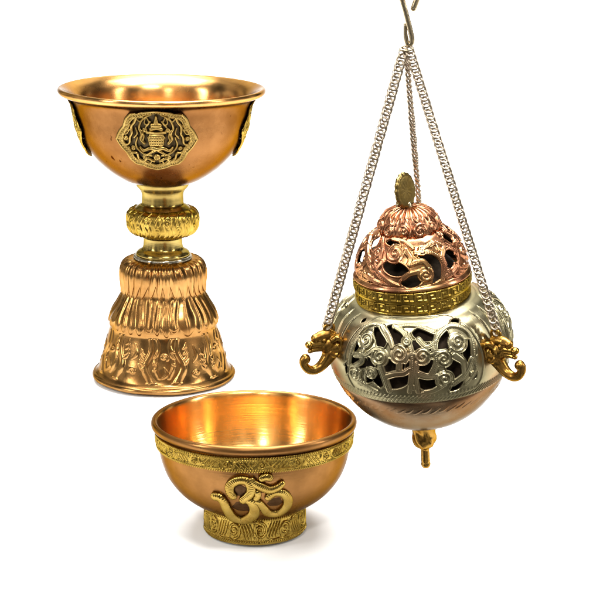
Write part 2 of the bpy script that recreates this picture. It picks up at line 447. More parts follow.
def bell_rel(TH, T):
    px = np.interp(T, [zt(364), tA - 0.0003], [0, 52])
    h = cone.sample(TH / (2 * PI) * W * 3, px, cone.Z) * gs * 0.95
    h *= np.clip((T - zt(366)) / (2 * gs), 0, 1) * np.clip((tA - T) / (1.5 * gs), 0, 1)
    # skirt flutes, each ending in a rounded petal tip
    wob = 0.22 * np.sin(3 * TH + 1) + 0.16 * np.sin(7 * TH)
    f = np.clip((T - tA) / (tC - tA), 0, 1); fB = (tB - tA) / (tC - tA)
    x = TH / (2 * PI) * NF + wob + 0.16 * np.sin(7 * f + 3 * TH) + 0.10 * np.sin(11 * f - 5 * TH)
    k = np.floor(x); jit = np.sin(k * 12.9898) * 43758.5453; jit -= np.floor(jit)
    fl = np.sin(PI * x) ** 2
    lobe = np.abs(np.sin(PI * (x / 2 + 0.25 * np.sin(TH * 5))))
    sm = lambda v: v * v * (3 - 2 * v)
    zB = f > fB
    pt = 1 - fl ** 0.55
    tipA = sm(np.clip((f + 0.012 - 0.075 * pt - 0.045 * jit - 0.03 * (1 - lobe)) / 0.040, 0, 1))
    tipB = sm(np.clip((f - fB + 0.045 - 0.16 * pt - 0.05 * jit) / 0.035, 0, 1))
    cre = 0.22 * np.exp(-(np.sin(PI * (x + 0.5)) / 0.16) ** 2)          # a fine crease down the middle of each petal
    end = np.clip((1 - f) / 0.14, 0, 1) ** 0.7
    low_ = 1.5 * (fl * (0.65 + 0.5 * jit) + 0.30 - cre * 0.8) * tipA
    hi_ = (1.9 * fl * (0.75 + 0.35 * jit) - cre + 0.9) * tipB
    h = h + ((T >= tA) & (T < tC)) * gs * (np.maximum(low_ * np.clip((fB + 0.10 - f) / 0.20, 0, 1), hi_)) * end
    return h
lathe('bell_foot', bell, 1500, 520, M['copper_bell'], G, relief=bell_rel, solid=gs * 1.6)
rimp = Profile([gp(*p) for p in [(68, 368.2), (70, 369.2), (71.2, 371), (70.6, 373), (68.5, 373.6), (66, 373), (64, 372)][::-1]], 6)
lathe('foot_rim', rimp, 256, 30, M['copper_bell'], G, relief=lambda TH, T: gs * 0.25 * np.sin(9 * TH))

# medallions : pierced brass plates riveted on the bowl
def make_medallion():
    mo = Motif(84, 68, 6, periodic=False)
    c = (42, 34)
    def q(pts): return [(c[0] + x, c[1] + y) for x, y in pts]
    def both(pts, *a, **k):
        a = (a[0] * 0.98, a[1] * 0.98) + tuple(a[2:])
        mo.stroke(q(pts), *a, **k); mo.stroke(q([(-x, y) for x, y in pts]), *a, **k)
    # ogee outline, quarter by quarter
    quarter = [(0, 31.5), (5, 30.4), (11, 28.6), (15, 26.2), (18, 26.0), (23, 24.6), (27.5, 20), (29, 16.5), (30.5, 12.5), (34.5, 8), (37, 4), (39, 0)]
    out = [(x, y) for x, y in quarter] + [(x, -y) for x, y in quarter[::-1][1:]] + [(-x, -y) for x, y in quarter[1:]] + [(-x, y) for x, y in quarter[::-1][1:-1]]
    ol = np.array(out, float)
    for sc, w, hh in ((0.955, 1.7, 1.25), (0.83, 1.0, 0.9)):
        loop = [(x * sc, y * sc) for x, y in out]
        mo.stroke(q(loop + [loop[0]]), w, w, hh, smooth=False)
    # ridged band between the two borders
    loop = catmull([(x * 0.89, y * 0.89) for x, y in out], 6, True)
    d = np.hypot(*np.diff(np.vstack([loop, loop[:1]]), axis=0).T); s_ = np.concatenate([[0], np.cumsum(d)])
    nb = 84
    for i in range(nb):
        a = s_[-1] * i / nb
        x = np.interp(a, s_, np.append(loop[:, 0], loop[0, 0])); y = np.interp(a, s_, np.append(loop[:, 1], loop[0, 1]))
        u = np.array([x, y]) / (math.hypot(x, y) + 1e-9) * 1.9
        mo.stroke(q([(x - u[0], y - u[1]), (x + u[0], y + u[1])]), 0.75, 0.75, 0.95, smooth=False)
    mo.stroke(q([tuple(p) for p in loop] + [tuple(loop[0])]), 2.2, 2.2, 0.45, smooth=False)
    # vase on a lotus in the middle
    for y0, w in ((-4, 7.0), (-1.5, 7.6), (1, 7.8), (3.5, 7.0)): mo.stroke(q([(-w + 2, y0), (w - 2, y0)]), 2.2, 2.2, 1.25, smooth=False)
    for k in range(-3, 4): mo.stroke(q([(k * 2.0, -4), (k * 2.3, 3)]), 0.8, 0.8, 1.6, smooth=False)
    mo.stroke(q([(-8, 7), (0, 6.2), (8, 7)]), 1.6, 1.6, 1.5)
    mo.stroke(q([(-4.5, 10), (0, 11), (4.5, 10)]), 2.0, 2.0, 1.4)
    mo.stroke(q([(-3, 13.5), (3, 13.5)]), 2.4, 2.4, 1.4, smooth=False)
    mo.stroke(q([(0, 15), (0, 18)]), 2.6, 2.0, 1.4, smooth=False)
    mo.stroke(q([(0, 20), (0, 22)]), 1.6, 1.2, 1.2, smooth=False)
    both([(5, 17), (8, 14), (10, 16), (9, 20)], 1.0, 0.8, 1.1)
    both([(13, 8), (11, 4), (12, 0)], 1.2, 1.0, 1.0)
    both([(24, 9), (27, 5), (31, 5)], 1.0, 0.8, 1.0)
    both([(5, -20), (8, -24), (15, -22)], 1.0, 0.8, 1.0)
    both([(0, -9), (6, -8), (12, -10), (15, -7)], 2.2, 1.2, 1.25)
    both([(0, -9), (5, -12), (9, -14)], 1.8, 1.0, 1.1)
    mo.volute(c[0], c[1] - 17, 3.6, 0.3, 1.3, 1, 1.0, 1.3)
    # ribbons and leaves
    both([(11, -3), (14, 1), (13, 6), (15, 11), (13, 17), (9, 21), (4, 24)], 1.6, 1.1, 1.2)
    both([(17, 21), (19, 16), (22, 12), (22, 6), (24, 2), (25, -3), (29, -5), (31, 0)], 1.6, 1.2, 1.25)
    both([(3, -21), (9, -18), (13, -21), (18, -18), (19, -13), (24, -12), (26, -8)], 1.6, 1.2, 1.25)
    both([(5, -15), (11, -14), (17, -9), (19, -4), (17, 2)], 1.2, 1.0, 1.1)
    both([(0, -26), (6, -24), (12, -24)], 1.2, 0.9, 1.0)
    both([(31, 0), (33, -2)], 1.6, 1.0, 1.0)
    both([(20, 2), (17, 6), (18, 11)], 1.2, 0.8, 1.0)
    both([(9, 12), (6, 16), (8, 21)], 1.1, 0.8, 1.0)
    both([(13, 24), (11, 20), (14, 17), (17, 20)], 1.1, 0.9, 1.1)
    both([(26, 14), (24, 18), (20, 21)], 1.1, 0.8, 1.0)
    both([(29, 7), (27, 10), (25, 8)], 1.2, 0.8, 1.0)
    for x, y in ((28, 1), (10, 9), (22, -8), (12, -17), (6, 2), (25, 14)):
        for sx in (1, -1): mo.volute(c[0] + sx * x, c[1] + y, 2.3, 0.4, 1.0, sx, 0.8, 1.3)
    return mo, np.array(out, float)
med, med_out = make_medallion()
def poly_sd(X, Y, P):
    """signed distance to polygon, negative inside"""
    d = np.full(X.shape, 1e9); ins = np.zeros(X.shape, bool)
    for i in range(len(P)):
        a, b = P[i], P[(i + 1) % len(P)]
        dx, dy = b - a; L = dx * dx + dy * dy
        t = np.clip(((X - a[0]) * dx + (Y - a[1]) * dy) / L, 0, 1)
        d = np.minimum(d, np.hypot(X - a[0] - t * dx, Y - a[1] - t * dy))
        c_ = ((a[1] > Y) != (b[1] > Y)) & (X < dx * (Y - a[1]) / (dy if abs(dy) > 1e-9 else 1e-9) + a[0])
        ins ^= c_
    return np.where(ins, -d, d)

def medallion(phi, label):
    root_t = nout.t_of_z(z_of(gy, 129))
    r0 = float(nout.at(root_t)[0])
    nx, ny = 420, 340
    def grid(nx, ny):
        return np.meshgrid(np.linspace(-41, 41, nx), np.linspace(-33.5, 33.5, ny), indexing='ij')
    X, Y = grid(nx, ny)
    so = poly_sd(X, Y, catmull(med_out, 3, True))
    f = np.maximum(so, med.sample(X + 42, Y + 34, med.F) * (so < -6.5) - 5.0 * (so >= -6.5))
    def place(X, Y, h):
        t = root_t + ((Y + 4.0) * gs * 1.06)
        r, z, nr, nz = nout.at(t)
        th = math.radians(phi) + X * gs / r0
        # the plate is flatter than the bowl: it stands off at its lower end
        off = h + gs * (0.7 + 0.9 * np.clip(-Y / 33, 0, 1) ** 2)
        r = r + nr * off; z = z + nz * off
        return np.stack([r * np.sin(th), -r * np.cos(th), z], -1)
    g0, g1 = np.gradient(f, X[1, 0] - X[0, 0], Y[0, 1] - Y[0, 0])
    fc = (f[:-1, :-1] + f[1:, :-1] + f[:-1, 1:] + f[1:, 1:])
    keep = fc < 0
    ku = np.zeros_like(f, bool); kd = np.zeros_like(f, bool)
    for a in (slice(0, -1), slice(1, None)):
        for b in (slice(0, -1), slice(1, None)):
            ku[a, b] |= keep; kd[a, b] |= ~keep
    m = ku & kd & (np.abs(f) < 0.4)
    g2 = g0 ** 2 + g1 ** 2 + 1e-6
    X = X + np.where(m, np.clip(-f * g0 / g2, -0.15, 0.15), 0); Y = Y + np.where(m, np.clip(-f * g1 / g2, -0.15, 0.15), 0)
    Z = med.sample(X + 42, Y + 34, med.Z) * gs * 1.5
    V = place(X, Y, Z + gs * 0.8).reshape(-1, 3)
    idx = np.arange(nx * ny).reshape(nx, ny)
    qd = np.stack([idx[:-1, :-1], idx[1:, :-1], idx[1:, 1:], idx[:-1, 1:]], -1)[keep]
    used = np.zeros(len(V), bool); used[qd.ravel()] = True
    rm = np.cumsum(used) - 1
    o = make('medallion', V[used], rm[qd], M['medallion' if abs(phi) < 45 else 'brass'], G)
    mod = o.modifiers.new('thickness', 'SOLIDIFY'); mod.thickness = gs * 1.2; mod.offset = -1
    o['label'] = label
    # added dark sheet: its colour puts shade behind the piercing
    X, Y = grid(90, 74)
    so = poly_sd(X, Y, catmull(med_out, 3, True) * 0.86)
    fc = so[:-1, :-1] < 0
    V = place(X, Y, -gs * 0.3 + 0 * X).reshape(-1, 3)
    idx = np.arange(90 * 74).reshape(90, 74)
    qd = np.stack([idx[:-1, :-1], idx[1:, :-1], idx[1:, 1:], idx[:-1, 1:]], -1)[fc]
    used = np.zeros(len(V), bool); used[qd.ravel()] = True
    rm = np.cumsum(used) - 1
    make('shade_backing', V[used], rm[qd], M['hole_shade'], o)
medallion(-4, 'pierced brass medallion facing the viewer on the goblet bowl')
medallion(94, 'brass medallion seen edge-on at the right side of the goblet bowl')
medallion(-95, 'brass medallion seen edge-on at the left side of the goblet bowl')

# ================================================================== OFFERING BOWL
BT = math.radians(-2.6)
bx, by = ground(255, 529)
B = empty('offering_bowl', (bx, by, 0.0009), (BT, 0, -math.atan2(bx, by)))
tag(B, 'wide copper bowl with embossed brass bands and a raised brass om symbol on its front', 'bowl')
def bp_(r, row):
    z = z_of(by, row); return (r * depth(by, z) / F, z)
bs = depth(by, 0.03) / F
bo = [bp_(*p) for p in [(40, 506), (50, 504), (62, 498.5), (75.5, 488.5), (86.5, 475), (93, 460), (96, 446), (97.2, 434.5), (98, 430.5), (100.5, 428.6)]]
bl = [bp_(*p) for p in [(102.8, 426.5), (103.3, 423.5), (102.2, 421.2), (100, 420.4), (97.8, 421)]]
bi = [bp_(*p) for p in [(96.2, 424), (95, 432), (93, 446), (89.5, 460), (83.5, 474), (73, 486), (59, 494), (47, 497.5), (40, 499.6), (30, 500.6), (15, 501), (0.05, 501)]]
bprof = Profile(bo + bl + bi, 8)
bout = Profile(bo, 8)
def bdent(TH, T):
    return bs * (0.35 * np.sin(2 * TH + 0.6) + 0.18 * np.sin(5 * TH + 6 * T / bprof.L))
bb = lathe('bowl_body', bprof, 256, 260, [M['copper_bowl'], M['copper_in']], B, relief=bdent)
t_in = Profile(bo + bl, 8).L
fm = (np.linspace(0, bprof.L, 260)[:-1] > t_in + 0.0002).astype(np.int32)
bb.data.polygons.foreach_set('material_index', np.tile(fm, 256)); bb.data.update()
def rope(m, y0, y1, step=2.4, w=0.75, h=0.9):
    n = int(round(m.w / step)); st = m.w / n
    for k in range(n): m.stroke([(k * st, y0), (k * st + 1.0, y1)], w, w, h, smooth=False)
def scroll_band(w, h, n=2):
    m = Motif(w, h, 7)
    rope(m, 0.7, 1.9); rope(m, h - 1.9, h - 0.7)
    c = h / 2; a = (h - 4.6) / 2
    br = random.Random(3)
    for i in range(n):
        p = w / n; x = w * i / n; s = 1 if i % 2 == 0 else -1
        m.volute(x + p * 0.20, c, a * 0.95, 1.57 * s, 1.6, -s, max(0.75, a * 0.13), 1.0, disc=False)
        m.stroke([(x + p * 0.20, c + s * a * 0.95), (x + p * 0.36, c + s * a * 0.6), (x + p * 0.46, c - s * a * 0.4), (x + p * 0.62, c - s * a * 0.95), (x + p * 0.95, c - s * a * 0.9), (x + p * 1.1, c - s * a * 0.95)], 0.8, 0.8, 0.9)
        for k in range(4):
            xx = x + p * (0.44 + 0.115 * k)
            m.stroke([(xx, c - s * a * 0.7), (xx + p * 0.07, c - s * a * 0.1), (xx + p * 0.20, c + s * a * 0.85)], a * 0.20, a * 0.12, 1.0, leaf=True)
        m.stroke([(x - p * 0.02, c - s * a * .2), (x + p * 0.02, c + s * a * .9)], a * 0.22, a * 0.1, 0.9, leaf=True)
    for k in range(int(w * h * 0.16)):
        m.stroke([(br.uniform(0, w), br.uniform(3, h - 3))] * 2, 0.45, 0.45, 0.4, smooth=False)
    return m
band_m = scroll_band(66, 13.5, 2)
z1, z0 = bp_(0, 430.5)[1], bp_(0, 444.5)[1]
def band_prof(z0, z1, off, ref):
    ts = np.linspace(ref.t_of_z(z0), ref.t_of_z(z1), 14)
    r, z, nr, nz = ref.at(ts)
    P = [(a + nr_ * off, b + nz_ * off) for a, b, nr_, nz_ in zip(r, z, nr, nz)]
    e0 = (r[0] - nr[0] * 0.0004, z[0]); e1 = (r[-1] - nr[-1] * 0.0004, z[-1])
    return Profile([e0] + P + [e1], 3, smooth=False)
bandp = band_prof(z0, z1, bs * 1.7, bout)
def band_rel(TH, T):
    v = (T - 2 * bs) / (bandp.L - 4 * bs) * 13.5
    x = TH / (2 * PI) * 66 * 9
    return (band_m.sample(x, v, band_m.Z) * bs * 1.3 + bdent(TH, T * 0)) * np.clip(T / (2 * bs), 0, 1) * np.clip((bandp.L - T) / (2 * bs), 0, 1)
lathe('rim_band', bandp, 2200, 70, M['brass'], B, relief=band_rel)
foot_m = scroll_band(54, 21, 2)
for k in range(0): pass
footp = Profile([bp_(*p) for p in [(46, 502.5), (48.5, 503.5), (49.3, 506), (49.6, 515), (49.8, 524), (50.2, 528), (49.5, 529.3), (47, 529.3)]][::-1], 8)
def foot_rel(TH, T):
    a, b = footp.L * 0.13, footp.L * 0.90
    v = (T - a) / (b - a) * 21
    x = TH / (2 * PI) * 54 * 6
    seam = -0.9 * np.exp(-((TH - 0.07) / 0.010) ** 2)     # overlapped joint of the strip
    return (foot_m.sample(x, np.clip(v, 0, 21), foot_m.Z) * bs * 1.6 + seam * bs) * ((v > 0) & (v < 21))
lathe('foot_ring', footp, 1500, 110, M['brass'], B, relief=foot_rel)

# om symbol : strokes laid on the curved wall
def on_bowl(px, row):
    """point of the wall behind this photo pixel -> (phi, t)"""
    k = (300 - row) / F
    d = Vector(((px - 300) / F, CP + k * SP, -SP + k * CP))
    Mi = B_mat.inverted()
    o_ = Mi @ Vector((0, 0, H)); d_ = (Mi.to_3x3() @ d).normalized()
    s = 0.6
    lo = None
    zs, rs = bout.P[:, 1], bout.P[:, 0]
    D = (Vector((bx, by, 0.03)) - Vector((0, 0, H))).length
    for i in range(4000):
        s = D - 0.09 + i * 0.00005
        p = o_ + d_ * s
        if zs[0] - 0.02 < p.z < zs[-1] and math.hypot(p.x, p.y) < np.interp(p.z, zs, rs): break
    return math.atan2(p.x, -p.y), float(bout.t_of_z(p.z))
from mathutils import Matrix, Euler
B_mat = Matrix.Translation(B.location) @ Euler(B.rotation_euler).to_matrix().to_4x4()
Z5 = lambda pts: [(195 + x / 5.217, 460 + y / 5.217) for x, y in pts]
om_strokes = [
    (Z5([(226, 196), (198, 168), (196, 130), (232, 106), (278, 108), (302, 138), (298, 172), (270, 200), (248, 212)]), [3.9, 4.2, 4.4, 4.4, 4.2, 3.8], 0),
    (Z5([(268, 200), (305, 216), (322, 250), (306, 286), (262, 302), (214, 290), (184, 256), (164, 216), (138, 186), (98, 186)]), [3.6, 4.6, 5.2, 5.2, 5.0, 4.6, 4.2, 4.4], 0),
    (Z5([(318, 214), (342, 214), (362, 240), (392, 268), (440, 270), (480, 240), (492, 204), (470, 174), (428, 168), (396, 184), (388, 206)]), [3.0, 3.6, 4.0, 4.4, 4.4, 4.2, 3.8, 3.2], 0),
    (Z5([(300, 84), (318, 112), (352, 138), (398, 146), (440, 136), (474, 106)]), [3.2, 3.8, 4.2, 4.0, 3.6, 2.8], 0.5),
    (Z5([(348, 106), (366, 90), (392, 88), (408, 104)]), [3.0, 3.8, 3.8, 3.0], 1.2),
    (Z5([(330, 150), (338, 180), (322, 206)]), [3.0, 3.2, 3.0], -0.2),
]
omb = MB()
for pts, rad, lift in om_strokes:
    st = [on_bowl(p[0] - 2.0, p[1] - 0.3) for p in pts]
    P = []
    C = catmull([(a, b) for a, b in st], 14)
    for a, t in C:
        P.append(surf(bout, np.array(a), np.array(t), (1.6 + lift) * bs))
    P = np.array(P)
    s_ = np.concatenate([[0], np.cumsum(np.linalg.norm(np.diff(P, axis=0), axis=1))])
    n = max(40, int(s_[-1] / (bs * 0.30)))
    ss = np.linspace(0, s_[-1], n)
    P = np.stack([np.interp(ss, s_, P[:, k]) for k in range(3)], 1)
    Rr = np.interp(np.linspace(0, 1, n), np.linspace(0, 1, len(rad)), rad) * bs * 1.13
    # round ends, chased grooves across the stroke
    e = np.minimum(ss, s_[-1] - ss) / (Rr)
    Rr = Rr * np.sqrt(np.clip(1 - (1 - np.clip(e, 0.0, 1)) ** 2, 0.02, 1))
    Rr = Rr * (1 - 0.06 * (0.5 + 0.5 * np.cos(ss / bs * 2 * PI / 1.9)) ** 3)
    V, Fc = tube_geo(P, Rr, 20)
    # flatten a little towards the wall
    V = np.array(V).reshape(n, 20, 3)
    for i in range(n):
        c = P[i]; nr = Vector((c[0], c[1], -0.35 * math.hypot(c[0], c[1]))).normalized()
        nv = np.array(nr)
        dd = (V[i] - c) @ nv
        V[i] -= np.outer(dd * 0.30, nv)
    omb.add(V.reshape(-1, 3), Fc)
omo = omb.build('om_symbol', M['brass_om'], B)
omo['label'] = 'raised om symbol of ribbed brass on the front of the copper bowl'
M['patina'] = mat_metal('dark_patina', (0.085, 0.045, 0.02), (0.05, 0.025, 0.012), 0.45, 0.1, 0.0, 200, 0.2, 700)
for px, row, rx, ry in [(241, 490, 8.5, 8), (243, 507, 10.5, 9.5), (275, 501, 8.5, 8.5), (262, 488, 6, 6)]:
    a0, tt0 = on_bowl(px, row); n = 26; sV = []
    for i in range(n):
        for j in range(n):
            u, v = (i / (n - 1) * 2 - 1), (j / (n - 1) * 2 - 1)
            q = u * u * (1.15 + 0.3 * math.sin(4 * v)) + v * v * 1.3 + 0.15 * math.sin(6 * u + px) * math.cos(5 * v)
            rr = float(bout.at(np.array(tt0))[0])
            sV.append(surf(bout, np.array(a0 + u * rx * bs / rr), np.array(tt0 + v * ry * bs), bs * max(-0.5, min(0.5, (1 - q) * 2.0))))
    make('patina_patch', np.array(sV), [[i * n + j, (i + 1) * n + j, (i + 1) * n + j + 1, i * n + j + 1] for i in range(n - 1) for j in range(n - 1)], M['patina'], B)

# ================================================================== HANGING CENSER
CD = 0.66
cs = CD / F
cc = point(419, 338, CD)
TILT, ROLL = math.radians(5.6), math.radians(-4.0)
K = empty('hanging_incense_burner', cc, (TILT, ROLL, -math.atan2(cc.x, cc.y) * 0.8))
tag(K, 'pierced silver and copper incense burner hanging from three chains, with a domed copper lid', 'incense burner')
def pr(pts, n=8, smooth=True): return Profile([(r * cs, u * cs) for r, u in pts], n, smooth)
HANG = [-64, 50, 174]
# upper body, pierced
shell_pts = [(85.2, -33), (88.5, -23), (90.7, -12), (91.5, 0), (90.7, 10), (87.6, 20), (82.8, 28.5), (77.1, 35.5), (69.0, 40.5), (64.5, 43.5), (60.0, 45.5), (56, 46.8), (50, 47)]
shell = pr(shell_pts)
L_px = shell.L / cs
PW = 2 * PI * 88 / 3
pan = Motif(PW, L_px, 5)
cx0 = PW / 2
K_mat = Matrix.Translation(K.location) @ Euler(K.rotation_euler).to_matrix().to_4x4()
PC = math.radians(-4)
y0p, y1p = 11.0, L_px - 13.0
Y = lambda f: y0p + (y1p - y0p) * f
def zp(pts):      # enlarged-photo coordinates -> panel coordinates
    out = []
    for X, Yz in pts:
        a, t = ray_hit(340 + X / 3.75, 270 + Yz / 3.75, K_mat, shell, CD)
        out.append((cx0 + (a - PC) / (2 * PI / 3) * PW, t / cs))
    return out
RIB = [([(262, 458), (270, 400), (272, 340), (260, 280), (240, 235), (205, 212)], 2.6, 2.2), ([(292, 458), (284, 400), (288, 350)], 2.4, 2.0),
       ([(340, 392), (360, 345), (354, 290), (368, 242), (408, 212), (455, 216), (490, 250), (502, 315)], 2.2, 3.2),
       ([(36, 350), (55, 275), (88, 222), (130, 205), (165, 214)], 2.2, 2.6), ([(160, 212), (182, 255), (196, 292)], 3.6, 2.6),
       ([(295, 262), (325, 290), (362, 268)], 2.6, 1.8), ([(60, 318), (100, 318), (130, 300), (150, 300)], 2.2, 2.2),
       ([(150, 350), (168, 400), (186, 452)], 3.0, 3.0), ([(50, 400), (90, 428), (140, 455)], 2.6, 2.4), ([(175, 396), (205, 388), (240, 386), (262, 372)], 3.0, 2.4),
       ([(295, 388), (325, 398), (360, 396)], 3.2, 2.6), ([(390, 430), (350, 452), (310, 458)], 2.8, 2.2), ([(425, 425), (470, 385), (494, 335)], 2.6, 3.0),
       ([(430, 322), (460, 345), (464, 385)], 3.8, 2.0), ([(245, 345), (262, 318), (285, 316)], 2.0, 2.0), ([(342, 318), (365, 312), (395, 305)], 2.0, 2.0),
       ([(205, 215), (255, 208), (300, 215), (350, 232)], 2.4, 2.2), ([(90, 300), (84, 340), (62, 358)], 2.4, 2.2), ([(225, 345), (222, 372)], 2.4, 2.4), ([(500, 320), (508, 370), (470, 425)], 2.2, 2.2)]
for pts, a, b in RIB: pan.stroke(zp(pts), a, b, 0.95, pw=0.5, groove=0.3)
for X, Yz, R_, hand, a0 in [(100, 262, 31, 1, 5.0), (222, 318, 31, -1, 1.6), (308, 325, 27, 1, 0.4), (388, 335, 28, -1, 2.4), (440, 272, 34, 1, 3.6), (150, 326, 31, 1, 2.6), (58, 385, 29, -1, 0.4), (392, 410, 30, -1, 4.2), (118, 385, 20, 1, 0), (250, 268, 18, -1, 1)]:
    (vx, vy), = zp([(X, Yz)])
    pan.volute(vx, vy, R_ / 3.75 * 1.1, a0, 1.6, hand, 1.75, 1.2)
HL = Motif(PW, L_px, 5)
HOLES = [([(80, 196), (96, 182)], 1.6), ([(176, 226), (205, 242), (226, 280)], 4.6), ([(136, 226), (156, 252), (154, 292)], 3.2), ([(48, 300), (62, 284), (72, 262)], 2.2),
         ([(46, 356), (70, 340), (100, 350)], 3.6), ([(112, 336), (124, 362)], 3.0), ([(176, 352), (198, 366), (232, 356)], 3.8), ([(108, 412), (126, 392), (146, 408), (150, 430)], 3.4),
         ([(180, 428), (212, 410), (248, 408)], 4.4), ([(282, 238), (318, 240), (356, 244)], 3.6), ([(274, 276), (296, 296), (330, 300)], 3.2), ([(388, 236), (376, 272), (386, 312)], 4.8),
         ([(418, 206), (440, 192)], 1.9), ([(304, 352), (330, 366), (352, 356)], 3.6), ([(412, 350), (438, 372), (450, 402)], 4.4), ([(304, 418), (338, 424), (372, 414)], 4.0),
         ([(470, 272), (486, 306), (482, 352)], 3.8), ([(492, 400), (506, 388)], 2.0), ([(270, 432), (276, 444)], 1.2), ([(24, 380), (30, 350)], 1.6), ([(232, 240), (246, 250)], 1.8), ([(84, 420), (70, 412)], 1.6), ([(420, 446), (452, 424)], 1.8), ([(256, 352), (262, 400)], 1.8), ([(424, 308), (440, 318), (446, 340)], 2.4)]
for pts, w in HOLES: 
    q_ = zp(pts); a_, b_ = q_[0], q_[1]; y_, z_ = q_[-1], q_[-2]
    q_[0] = (a_[0] + (a_[0] - b_[0]) * .22, a_[1] + (a_[1] - b_[1]) * .22); q_[-1] = (y_[0] + (y_[0] - z_[0]) * .22, y_[1] + (y_[1] - z_[1]) * .22)
    HL.stroke(q_, w * 1.95, w * 1.95, leaf=True, lp=0.8)
# smooth frame round each panel
fr = [(-50, Y(1.0)), (-30, Y(1.03)), (0, Y(1.04)), (30, Y(1.03)), (48, Y(1.0)), (60, Y(.84)), (67, Y(.6)), (70, Y(.3)), (66, Y(.02)), (52, Y(-.05)), (0, Y(-.06)), (-55, Y(-.05)), (-69, Y(.02)), (-74, Y(.3)), (-71, Y(.6)), (-62, Y(.84))]
frp = np.array([(cx0 + x, y) for x, y in catmull(fr, 6, True)])
XX, YY = np.meshgrid(pan.x, pan.y, indexing='ij')
fsd = poly_sd(XX, YY, frp)
pan.holeF = np.maximum(np.minimum(np.where(HL.F < 40, -HL.F, -40.0), pan.F - 1.1), -40.0)
pan.Z = np.maximum(pan.Z, 0.9 * np.exp(-((-pan.holeF - 1.0) / 0.8) ** 2))
pan.stroke([tuple(p) for p in frp] + [tuple(frp[0])], 1.3, 1.3, 0.45, smooth=False, solid=False)
zmask = np.clip(-(fsd - 1.5) / 1.5, 0, 1)
pan.Z = np.where(fsd > 1.6, 0, np.maximum(pan.Z, 0))
# leaf sprays between panels, under the handles
for sx in (-1, 1):
    for k in range(6):
        a = (k - 2.5) * 0.34
        bx0 = cx0 + PW / 2
        pan.stroke([(bx0 + sx * 1, L_px * .35 + 1.5 * k), (bx0 + sx * 6, L_px * .42 + 5 * k), (bx0 + sx * (5 + k), L_px * .55 + 6.0 * k)], 1.6, 0.5, 0.7, leaf=True, solid=False)
# twisted hatch along the seam and at the shoulder
n = 46
for k in range(n):
    x = PW * k / n
    pan.stroke([(x, 1.8), (x + 6.5, 9.0)], 1.0, 1.0, 0.42, smooth=False, solid=False)
off0 = math.radians(-4) - (2 * PI / 3) / 2     # panel centre faces -4 degrees
def pan_x(TH): return ((TH - off0) / (2 * PI / 3)) * PW
def sh_hole(TH, T): return pan.sample(pan_x(TH), T / cs, pan.holeF) * cs
def sh_rel(TH, T): return pan.sample(pan_x(TH), T / cs, pan.Z) * cs * 2.2
lathe('pierced_shell', shell, 2000, 330, [M['silver'], M['soot_shade']], K, relief=sh_rel, hole=sh_hole, solid=cs * 1.6)
# lower bowl
low = pr([(0.3, -91), (16, -90), (32, -86.5), (48, -79), (62.5, -67.5), (74, -54), (81.5, -42), (84.8, -34), (83.5, -31), (80, -28)])
lowm = Motif(2 * PI * 82 / 30, 16, 6)
lowm.stroke([(0, 6), (4, 8), (9, 13)], 2.4, 0.8, 1.0, leaf=True)
lowm.stroke([(8, 4), (12, 7), (18, 12)], 2.0, 0.8, 0.9, leaf=True)
def low_rel(TH, T):
    v = (T - (low.L - 28 * cs)) / cs
    wv = 0.75 + 0.25 * np.sin(TH * 5 + 0.6)
    return lowm.sample(TH / (2 * PI) * lowm.w * 30, np.clip(v, 0, 16), lowm.Z) * cs * 0.45 * (v > 0) * (v < 16) * wv
lathe('lower_bowl', low, 900, 200, [M['body_copper'], M['soot_shade']], K, relief=low_rel, solid=cs * 1.2)
filler = pr([(0.3, -60), (50, -56), (70, -36), (79, -5), (76, 20), (62, 36), (50, 42), (49, 60), (43, 72), (33, 84), (20, 95), (0.3, 100)])
lathe('dark_filler', filler, 96, 60, M['soot_shade'], K)  # added dark body, blocks the view and light through the openwork
# collar with key pattern, two tiers
key = Motif(13, 11, 7)
kp = [(0, 1.4), (13, 1.4)]
key.stroke(kp, 0.7, 0.7, 0.8, smooth=False)
key.stroke([(0, 9.8), (13, 9.8)], 0.7, 0.7, 0.8, smooth=False)
key.stroke([(0, 3.4), (1.2, 3.4), (1.2, 7.9), (9.6, 7.9), (9.6, 3.6), (4.2, 3.6), (4.2, 5.7), (7.0, 5.7)], 0.72, 0.72, 0.9, smooth=False)
key.stroke([(9.6, 3.6), (11.4, 3.4), (13, 3.4)], 0.72, 0.72, 0.9, smooth=False)
def tier(name, pts, rep, mat):
    p = pr(pts, 4, smooth=False)
    def rel(TH, T):
        v = (T / p.L) * 14 - 1.5
        return key.sample(TH / (2 * PI) * 13 * rep, np.clip(v, 0, 11), key.Z) * cs * 1.25 * ((v > 0.4) & (v < 10.6)) + cs * 0.3 * np.sin(4 * TH)
    lathe(name, p, 1500, 60, mat, K, relief=rel).location = (-3.4 * cs, 0, 0)
tier('collar', [(51.57, 44), (55.58, 45), (56.15, 47), (56.34, 55.6), (54.63, 56.6), (47.75, 57)], 28, M['brass'])
tier('lid_band', [(51.57, 57.0), (56.73, 57.4), (57.49, 59), (57.68, 67.6), (55.96, 69.4), (49.66, 70)], 28, M['brass'])
